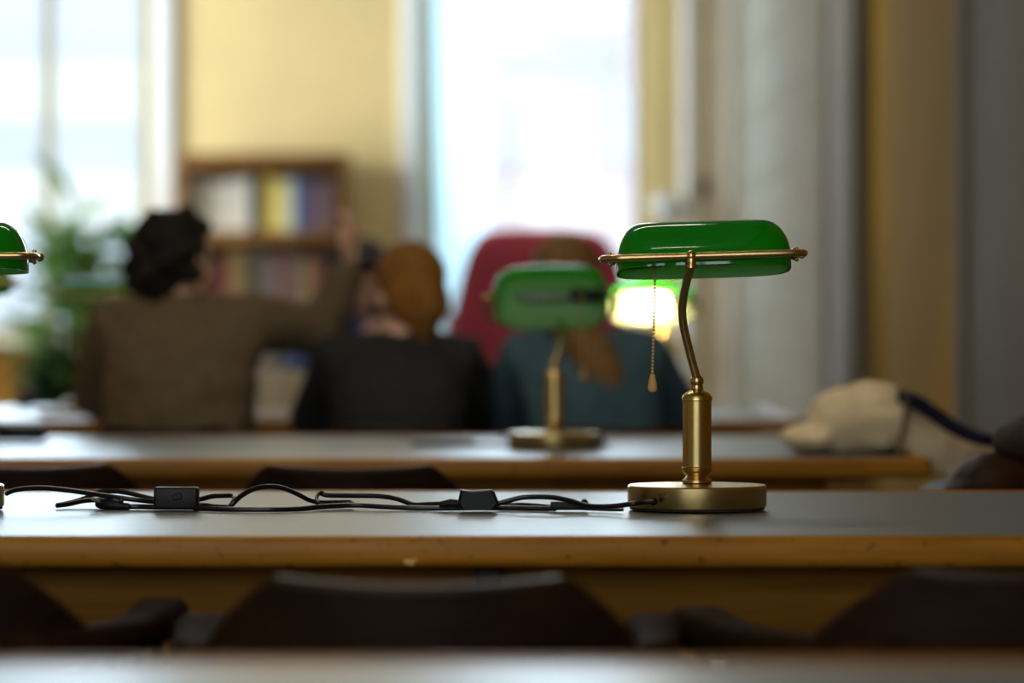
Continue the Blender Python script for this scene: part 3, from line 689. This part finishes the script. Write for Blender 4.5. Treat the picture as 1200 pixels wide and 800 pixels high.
plant('potted_shrub', 'low dark green bushy plant below the window, at the far left', tuple(P(66, 440, 14.6)[:2]) + (0,), [(0, 0, .84, 0.0, 0.0), (.03, .02, .76, 0.09, 0.0), (-.03, 0, .78, -0.09, 0.03), (0, -.03, .66, .03, -.05), (0, .03, .60, -.05, .05)], 0.14, 0.26, 0.18, 0.05, 40, [1, 1, 1, 0])

# gathered sheer curtain at the left side of the right window
sheer = translucent('sheer curtain', (0.66, 0.80, 0.84), (0.75, 0.90, 0.95), 0.55, 0.9, 0.1)
t = thing('curtain', 'pale blue sheer curtain gathered at the left side of the right window', 'curtain', (-0.235, YB - 0.10, 0))
cm = MB(); vs = []; nx, nz = 60, 10
for j in range(nz + 1):
    z = 0.72 + (3.86 - 0.72) * j / nz
    for i in range(nx + 1):
        u = i / nx; vs.append((-0.155 + 0.27 * u + 0.01 * math.sin(j * .7 + u * 4), 0.026 * math.sin(u * 2 * math.pi * 6.5 + 0.25 * math.sin(j)), z))
fs = [[j * (nx + 1) + i, j * (nx + 1) + i + 1, (j + 1) * (nx + 1) + i + 1, (j + 1) * (nx + 1) + i] for j in range(nz) for i in range(nx)]
cm.add(vs, fs); link('cloth', cm, sheer, t, 80)
rdm = mat('steel rod', (0.6, 0.6, 0.6), 0.3, 1.0)
link('rod', MB().tube([(-0.3, 0, 3.88), (0.9, 0, 3.88)], 0.012, 12, round_caps=True).tube([(-0.28, 0, 3.88), (-0.28, 0.1, 3.88)], 0.008, 8).tube([(0.88, 0, 3.88), (0.88, 0.1, 3.88)], 0.008, 8), rdm, t)
# small white globe light on the yellow pier, and the switch plate beside it
q = P(785, 246, 17.05)
t = thing('wall_light', 'small white globe wall light on the yellow pier, above the sharp lamp', 'wall light', (0.785, YB - 0.04, q.z))
link('backplate', MB().tube([(0, 0, -0.03), (0, -0.012, -0.03)], 0.04, 20), M['white'], t)
link('bracket', MB().tube(smoothpath([(0, -0.01, -0.03), (0, -0.07, -0.05), (0, -0.10, -0.02)], 5), 0.008, 10), M['white'], t)
link('globe', MB().ball((0, -0.10, 0.03), (0.075, 0.075, 0.062), 24), translucent('opal globe', (0.78, 0.82, 0.84), (.8, .8, .8), 0.3, 0.2), t)
q = P(825, 220, 17.4)
t = thing('light_switch', 'small brown switch plate on the cream strip near the far corner', 'switch', (q.x, YB - 0.04, q.z))
link('plate', MB().box((0, -0.004, 0), (0.07, 0.008, 0.10), 0.003), mat('brown bakelite', (0.20, 0.10, 0.05), 0.4), t)
link('toggle', MB().box((0, -0.012, 0), (0.012, 0.012, 0.022), 0.003), M['black'], t)

# ------------------------------------------------------------------ people
skin = mat('skin', (0.72, 0.42, 0.29), 0.5, var=0.06, ns=12)
eyem = mat('eye', (0.08, 0.05, 0.04), 0.15)
def blob(name, mb, material, parent, voxel=0.008, smooth_it=3, disp=0.0, ds=0.05):
    o = link(name, mb, material, parent, 0)
    rm = o.modifiers.new('remesh', 'REMESH'); rm.mode = 'VOXEL'; rm.voxel_size = voxel; rm.use_smooth_shade = True
    if smooth_it:
        sm = o.modifiers.new('smooth', 'SMOOTH'); sm.factor = 0.5; sm.iterations = smooth_it
    if disp:
        tx = bpy.data.textures.new(name + ' folds', 'CLOUDS'); tx.noise_scale = ds
        dm = o.modifiers.new('folds', 'DISPLACE'); dm.texture = tx; dm.strength = disp; dm.mid_level = 0.5; dm.texture_coords = 'LOCAL'
    return o
def torso(mb, secs, n=24, g=0.0):
    rg = []
    for c, rx, ry in secs:
        c = Vector(c)
        rg.append([c + Vector((math.copysign(abs(math.cos(a)) ** .8, math.cos(a)) * (rx + g), math.copysign(abs(math.sin(a)) ** .8, math.sin(a)) * (ry + g), 0)) for a in [2 * math.pi * i / n for i in range(n)]])
    mb.rings(rg)
def hand(mb, wrist, direction, palm_n, curl, side):
    """palm, four unequal bent fingers and a side thumb; direction = along the hand, palm_n = out of the palm"""
    d = Vector(direction).normalized(); pn = Vector(palm_n); pn = (pn - d * pn.dot(d)).normalized(); s = d.cross(pn) * side
    W = Vector(wrist)
    rg = []
    for k, wd, th in ((-.005, .024, .017), (.03, .033, .016), (.06, .040, .014), (.088, .041, .012)):
        c = W + d * k; rg.append([c + s * math.cos(a) * wd + pn * math.sin(a) * th for a in [2 * math.pi * i / 14 for i in range(14)]])
    mb.rings(rg)
    for off, ln in ((-.030, .066), (-.010, .076), (.011, .072), (.031, .056)):
        p = W + d * .080 + s * off; dd = d.copy(); pts = [p]; an = 0
        for q, seg in ((.15, .45), (curl, .32), (curl, .23)):
            an += q; p = p + (d * math.cos(an) + pn * math.sin(an) + s * off * 1.5).normalized() * ln * seg; pts.append(p)
        mb.tube(pts, [.0095, .0090, .0082, .0070], 10, round_caps=True)
    p = W + d * .025 - s * .026
    mb.tube([p, p + d * .022 - s * .022 + pn * .006, p + d * .046 - s * .030 + pn * .012, p + d * .068 - s * .028 + pn * .018], [.013, .0115, .0100, .0080], 10, round_caps=True)
def head(mb, HM, k=1.0):
    """HM takes head space (origin at mid head, +Y is the way the face looks) to body space"""
    def B(c, r, rot=None):
        t = MB().ball(c, r, 20, rot); t.xf(HM); mb.add(t.v, t.f)
    B((0, -0.008, 0.025), (0.076, 0.094, 0.088)); B((0, 0.028, -0.045), (0.056, 0.060, 0.064)); B((0, 0.062, -0.088), (0.026, 0.022, 0.020))
    t = MB().tube([(0, 0.080, 0.022), (0, 0.098, -0.012), (0, 0.106, -0.026)], [.009, .011, .014], 10, round_caps=True); t.xf(HM); mb.add(t.v, t.f)
    B((0, 0.088, -0.056), (.024, .010, .006)); B((0, 0.086, -0.067), (.020, .010, .007))
    B((0, 0.078, 0.030), (.052, .016, .012))
    for s in (-1, 1):
        B((s * .034, .072, -.018), (.022, .018, .020)); B((s * .078, -.005, -.008), (.010, .020, .032), (0, 0, s * -.35))
def person(label, x, y, rz, kind):
    t = thing('person', label, 'person', (x, y, 0), rz); k = kind
    g = k.get('w', 1.0); sh = k['sh']; lean = k['lean']; sp = k.get('spread', .155)
    sc = Vector((k.get('sx', 0), lean, sh))                     # middle of the shoulder line
    hip = Vector((0, 0, 0.535)); up = sh - 0.535
    at = lambda f, dy=0: hip.lerp(sc, f) + Vector((0, dy, 0))
    secs = [(at(-.12), .150 * g, .105), (at(0.05), .170 * g, .118), (at(.35, -.015), .140 * g, .100), (at(.65, -.020), .155 * g, .108), (at(.88, -.015), .160 * g, .100), (at(1.0, -.005), .125 * g, .078), (at(1.09), .070, .058)]
    body = MB(); torso(body, secs)
    hc = Vector(k['head']); HM = Matrix.Translation(hc) @ Euler((R(k.get('nod', 0)), 0, R(k.get('yaw', 0)))).to_matrix().to_4x4()
    nk = sc + Vector((0, 0, .02)); chin = HM @ Vector((0, -0.012, -.06))
    body.tube([sc, nk, chin], [.058, .050, .048], 16); head(body, HM)
    top = MB(); torso(top, [(c, a + .016, b + .018) for c, a, b in secs[:-1]] + [(at(1.075), .080, .068), (at(1.13, .005), .066, .062)])
    top.ball(at(.5, -.02), (.17 * g, .125, .2), 20)
    for s, arm in ((-1, k['armL']), (1, k['armR'])):
        S = sc + Vector((s * sp, 0, -.012)); E = Vector(arm[0]); Wr = Vector(arm[1])
        body.tube([S - Vector((s * .03, 0, 0)), S, S.lerp(E, .5), E, E.lerp(Wr, .35), Wr], [.05, .050, .045, .038, .038, .026], 14, round_caps=True)
        hand(body, Wr, arm[2], arm[3], arm[4], s * arm[5])
        L = k.get('sleeve', .012); cuff = E.lerp(Wr, .93)
        top.tube([S - Vector((s * .06, 0, 0)), S, S.lerp(E, .5), E, E.lerp(Wr, .4), cuff], [.052 + L, .054 + L, .049 + L, .045 + L, .042 + L, .032 + L * .7], 16, round_caps=True)
    trousers = MB(); shoes = []
    for s in (-1, 1):
        H = Vector((s * .085, 0.02, .535)); Kn = Vector((s * .10, .43, .525)); A = Vector((s * .105, .42 + k.get('foot', 0), .10)); T = A + Vector((0, .16, -.065))
        body.tube([H, H.lerp(Kn, .5), Kn, Kn.lerp(A, .3), A], [.078, .068, .054, .052, .036], 14, round_caps=True)
        body.tube([A, A + Vector((0, .05, -.04)), T], [.034, .034, .024], 12, round_caps=True)
        trousers.tube([H - Vector((0, .05, 0)), H.lerp(Kn, .5), Kn, Kn.lerp(A, .35), A + Vector((0, 0, .02))], [.092, .080, .066, .062, .052], 16, round_caps=True)
        so = MB().tube([A + Vector((0, -.03, -.062)), A + Vector((0, .06, -.062)), T + Vector((0, .02, 0.005))], [.040, .042, .032], 14, ell=(0.95, 1.0), round_caps=True).tube([A + Vector((0, 0, .01)), A + Vector((0, .02, -.05))], [.045, .045], 12); shoes.append(so)
    torso(trousers, [(at(-.14), .158 * g, .115), (at(0.02), .184 * g, .132), (at(.16, -.005), .172 * g, .122)])
    blob('body', body, skin, t, 0.0075, 2)
    blob('sweater' if k.get('knit') else 'top', top, k['top'], t, 0.011, 5, k.get('fold', .012), .07)
    blob('trousers', trousers, k['legs'], t, 0.012, 4, .006, .06)
    for so in shoes: blob('shoe', so, M['black'], t, 0.009, 3)
    for s in (-1, 1): link('eye', MB().ball(HM @ Vector((s * .031, .080, .008)), .0105, 12), eyem, t)
    hair = MB(); k['hair'](hair, HM, sc)
    blob('hair', hair, k['hairm'], t, 0.008, 3, .008, .025)
    return t
def hb(hair, HM, c, r, rot=None):
    q = MB().ball(c, r, 20, rot); q.xf(HM); hair.add(q.v, q.f)
def hair_curly(h, HM, sc):
    hb(h, HM, (0, -.022, .040), (.092, .098, .090)); hb(h, HM, (0, -.055, -.01), (.086, .064, .076)); hb(h, HM, (0, -.062, -.055), (.066, .048, .056)); hb(h, HM, (0, .045, .092), (.070, .045, .034))
    for k in range(26):
        a = k * 2.399; z = .12 - .17 * (k / 26); rr = .088 if z < .06 else .06
        if math.sin(a) > .5 and z < .06: continue
        hb(h, HM, (rr * .94 * math.cos(a), -.025 + rr * .94 * math.sin(a), z - .01), (.028, .028, .026))
def hair_up(h, HM, sc):
    hb(h, HM, (0, -.020, .036), (.089, .094, .090)); hb(h, HM, (0, -.058, -.030), (.082, .050, .078)); hb(h, HM, (0, -.095, -.01), (.042, .034, .046))
    q = MB().tube([HM @ Vector((0, -.09, -.03)), HM @ Vector((0, -.085, -.075)), HM @ Vector((0, -.07, -.11))], [.052, .050, .034], 14, round_caps=True); h.add(q.v, q.f)
def hair_long(h, HM, sc, side=1, length=.38):
    hb(h, HM, (0, -.018, .036), (.084, .093, .088)); hb(h, HM, (0, -.055, -.03), (.076, .050, .085))
    a = HM @ Vector((0, -.06, -.06)); 
    q = MB().tube(smoothpath([a, a + Vector((side * .035, -.060, -.07)), a + Vector((side * .085, -.095, -.15)), a + Vector((side * .115, -.105, -.26)), a + Vector((side * .125, -.100, -length))], 4), [.066, .064, .060, .058, .056, .056, .056, .056, .056, .056, .055, .054, .052, .048, .042, .034, .022], 16, round_caps=True); h.add(q.v, q.f)
def hair_curtain(h, HM, sc):
    hb(h, HM, (0, -.018, .036), (.086, .095, .090)); hb(h, HM, (0, .06, .085), (.07, .04, .03))
    for s in (-1, 1):
        a = HM @ Vector((s * .066, .01, .04)); q = MB().tube([a, a + Vector((s * .02, .015, -.10)), a + Vector((s * .022, .02, -.21)), a + Vector((s * .012, .025, -.29))], [.056, .056, .052, .026], 14, round_caps=True); h.add(q.v, q.f)
jeans = mat('dark denim', (0.03, 0.04, 0.07), 0.8, ns=30)
def hm(n, c): return mat(n, c, 0.65, var=0.35, scale=(40, 40, 4), ns=3.0, spec=0.2)
S = .00205
person('person in a brown knit sweater with dark curly hair, right arm raised, seen from behind', -0.80, 8.10, 0, dict(
    sh=.99, lean=.075, w=1.10, spread=.165, sx=.015, head=(-.015, .115, 1.120), yaw=-38, nod=-6, knit=1, sleeve=.018, fold=.02,
    armL=((-.215, .20, .80), (-.12, .50, .775), (.5, .85, -.02), (0, 0, -1), .25, 1), armR=((.338, .20, .955), (.402, .175, 1.105), (.15, .02, 1), (-1, .2, 0), .55, -1),
    top=mat('brown knit', (0.135, 0.095, 0.050), 0.95, var=0.2, ns=60, bump=0.4), legs=jeans, hair=hair_curly, hairm=hm('near black hair', (0.012, 0.009, 0.008))))
person('person in a black top with auburn hair pinned up, seen from behind', -0.270, 8.10, 0, dict(
    sh=.905, lean=.09, w=.98, spread=.145, head=(0.022, .15, 1.047), yaw=22, nod=-14, sleeve=.012,
    armL=((-.22, .22, .74), (-.10, .50, .775), (.5, .85, -.02), (0, 0, -1), .25, 1), armR=((.22, .22, .74), (.10, .50, .775), (-.5, .85, -.02), (0, 0, -1), .25, 1),
    top=mat('black jersey', (0.012, 0.012, 0.012), 0.8, var=0.2, ns=30, bump=0.2), legs=jeans, hair=hair_up, hairm=hm('auburn hair', (0.25, 0.108, 0.019))))
person('person in a blue-grey top with long light brown hair, behind the blurred lamp', 0.215, 8.10, 0, dict(
    sh=.91, lean=.09, w=.98, spread=.140, sx=-.04, head=(-.085, .15, 1.065), yaw=-8, nod=-14, sleeve=.016,
    armL=((-.24, .22, .75), (-.12, .50, .775), (.5, .85, -.02), (0, 0, -1), .25, 1), armR=((.19, .22, .75), (.08, .50, .775), (-.5, .85, -.02), (0, 0, -1), .25, 1),
    top=mat('blue-grey wool', (0.05, 0.105, 0.135), 0.9, var=0.2, ns=40, bump=0.3), legs=jeans, hair=hair_long, hairm=hm('light brown hair', (0.21, 0.115, 0.038))))
person('person with long black hair and a blue top across the far table', -0.46, 10.70, R(180), dict(
    sh=.95, lean=.07, w=.98, spread=.145, head=(0.0, .13, 1.115), yaw=0, nod=-28, sleeve=.012,
    armL=((-.21, .20, .78), (-.10, .34, .86), (.30, .35, .75), (.5, -.6, 0), .5, 1), armR=((.23, .22, .78), (.14, .50, .775), (-.3, .85, -.02), (0, 0, -1), .25, 1),
    top=mat('blue jersey', (0.07, 0.12, 0.33), 0.8, var=0.15, ns=30), legs=jeans, hair=hair_curtain, hairm=hm('black hair', (0.010, 0.009, 0.010))))

# ------------------------------------------------------------------ things on the far table
paper = mat('paper', (0.80, 0.78, 0.78), 0.7, var=0.03); cream = mat('cream paper', (0.78, 0.70, 0.56), 0.7, var=0.05)
q = P(336, 470, 9.3)
t = thing('open_book', 'open book with cream pages propped up on the far table, between two people', 'book', (q.x, 9.35, TZ), R(14))
for s in (-1, 1):
    Mx = Matrix.Translation((0, 0, 0.004)) @ Matrix.Rotation(R(-18), 4, 'X') @ Matrix.Rotation(R(s * 38), 4, 'Z')
    link('cover', MB().box((s * 0.0485, 0.006, 0.065), (0.095, 0.004, 0.13), 0.001).xf(Mx), bmat('brown', PAL['brown']), t, 30)
    link('page_block', MB().box((s * 0.047, -0.003, 0.065), (0.089, 0.013, 0.122), 0.004).xf(Mx), cream, t, 30)
q = P(318, 490, 8.9)
t = thing('notebook', 'white notebook lying flat on the far table, beside the brown sweater', 'notebook', (q.x, 8.93, TZ), R(6))
link('cover', MB().box((0, 0, 0.0015), (0.15, 0.21, 0.003), 0.001).box((0, 0, 0.0145), (0.15, 0.21, 0.003), 0.001), paper, t, 30)
link('page_block', MB().box((0.001, 0, 0.008), (0.144, 0.203, 0.010)), cream, t, 0)
q = P(95, 485, 9.1)
t = thing('notebook', 'pale notebook at the left of the far table, below the green lamp', 'notebook', (q.x, 9.1, TZ), R(-8))
link('cover', MB().box((0, 0, 0.0015), (0.21, 0.15, 0.003), 0.001).box((0, 0, 0.0145), (0.21, 0.15, 0.003), 0.001), paper, t, 30)
link('page_block', MB().box((0.001, 0, 0.008), (0.203, 0.144, 0.010)), cream, t, 0)

# ------------------------------------------------------------------ cream bag, navy strap, leather bag and its chair at the right
canvas = mat('cream canvas', (0.70, 0.57, 0.36), 0.9, var=0.10, ns=14, bump=0.2)
d = 6.42
t = thing('canvas_bag', 'slumped cream canvas bag with a navy strap on the right end of the second table', 'bag', (0.66, d, TZ))
bag = MB()
def L(px, py, dd=d): q = P(px, py, dd); return Vector((q.x - 0.66, q.y - d, q.z - TZ))
bag.box((-0.012, 0.02, 0.050), (0.165, 0.26, 0.098), 0.042, 4)
bag.ball((-0.020, 0.02, 0.085), (0.072, 0.12, 0.036), 24)
bag.ball((0.022, 0.02, 0.095), (0.055, 0.12, 0.038), 24)
bag.ball((-0.100, 0.0, 0.026), (0.055, 0.13, 0.026), 20)
bag.ball((0.055, 0.02, 0.055), (0.05, 0.13, 0.055), 20)
blob('bag_body', bag, canvas, t, 0.008, 4, .016, .06)
flap = MB()
rg = []
for k in range(9):
    s = k / 8; x = 0.055 + 0.21 * s; z = 0.116 - 0.075 * s - 0.038 * s * s; dr = 0.15 * (1 - .45 * s); lowz = max(-0.06 if x > 0.11 else 0.004, z - dr)
    lowz = 0.004 if x < 0.105 else max(-0.085, z - dr)
    rg.append([Vector((x, y * (1 - .25 * s) + 0.02, zz)) for y, zz in ((-.10, lowz), (-.115, (lowz + z) / 2), (-.09, z - .008), (0, z), (.09, z - .008), (.115, (lowz + z) / 2), (.10, lowz), (0, lowz))])
flap.rings(rg); blob('bag_flap', flap, canvas, t, 0.008, 4, .012, .05)
navy = mat('navy webbing', (0.004, 0.005, 0.020), 0.8, ns=40, spec=0.1)
st = smoothpath([L(1052, 463, d), L(1072, 470, d - .1), L(1092, 483, d - .12), L(1115, 499, d - .15), L(1140, 511, d - .18), L(1165, 517, d - .2), L(1185, 520, d - .1)], 5)
link('strap', MB().tube(st, 0.013, 12, ell=(0.9, 1.7)), navy, t)
link('seam', MB().tube(smoothpath([L(1061, 468, d - .11), L(1060, 490, d - .125), L(1057, 515, d - .13), L(1054, 535, d - .125)], 5), 0.004, 8), mat('brown piping', (0.16, 0.11, 0.05), 0.8), t)
copy_thing(chair0, (0.82, 5.52, 0), R(90), 'dark armchair at the right edge holding the brown leather bag')
leather = mat('brown leather', (0.026, 0.010, 0.004), 0.5, var=0.25, ns=16, bump=0.1, spec=0.03)
t = thing('leather_bag', 'glossy dark brown leather bag on the chair at the right edge', 'bag', (0.775, 5.52, 0.452))
lb = MB(); lb.box((0, 0, 0.135), (0.26, 0.30, 0.26), 0.07, 4).ball((0.02, 0, 0.235), (0.10, 0.13, 0.075), 20)
blob('bag_body', lb, leather, t, 0.008, 4, .012, .09)
link('handle', MB().tube(smoothpath([(0.06, -0.09, 0.27), (0.075, -0.07, 0.335), (0.075, 0, 0.36), (0.075, 0.07, 0.335), (0.06, 0.09, 0.27)], 6), 0.009, 10), leather, t)
link('buckle', MB().box((-0.02, -0.151, 0.19), (0.03, 0.006, 0.03), 0.002), M['chrome'], t, 30)

t = thing('cloth_bundle', 'small dark brown cloth bundle lying on the leather bag at the right edge', 'cloth', (0.825, 5.52, 0.748))
cb = MB().ball((0, 0, 0.032), (0.05, 0.07, 0.034), 20).ball((0.012, 0.02, 0.055), (0.03, 0.045, 0.022), 16)
blob('folded_cloth', cb, mat('dark brown wool', (0.030, 0.018, 0.010), 0.9, ns=40, bump=0.2), t, 0.006, 3, .012, .04)
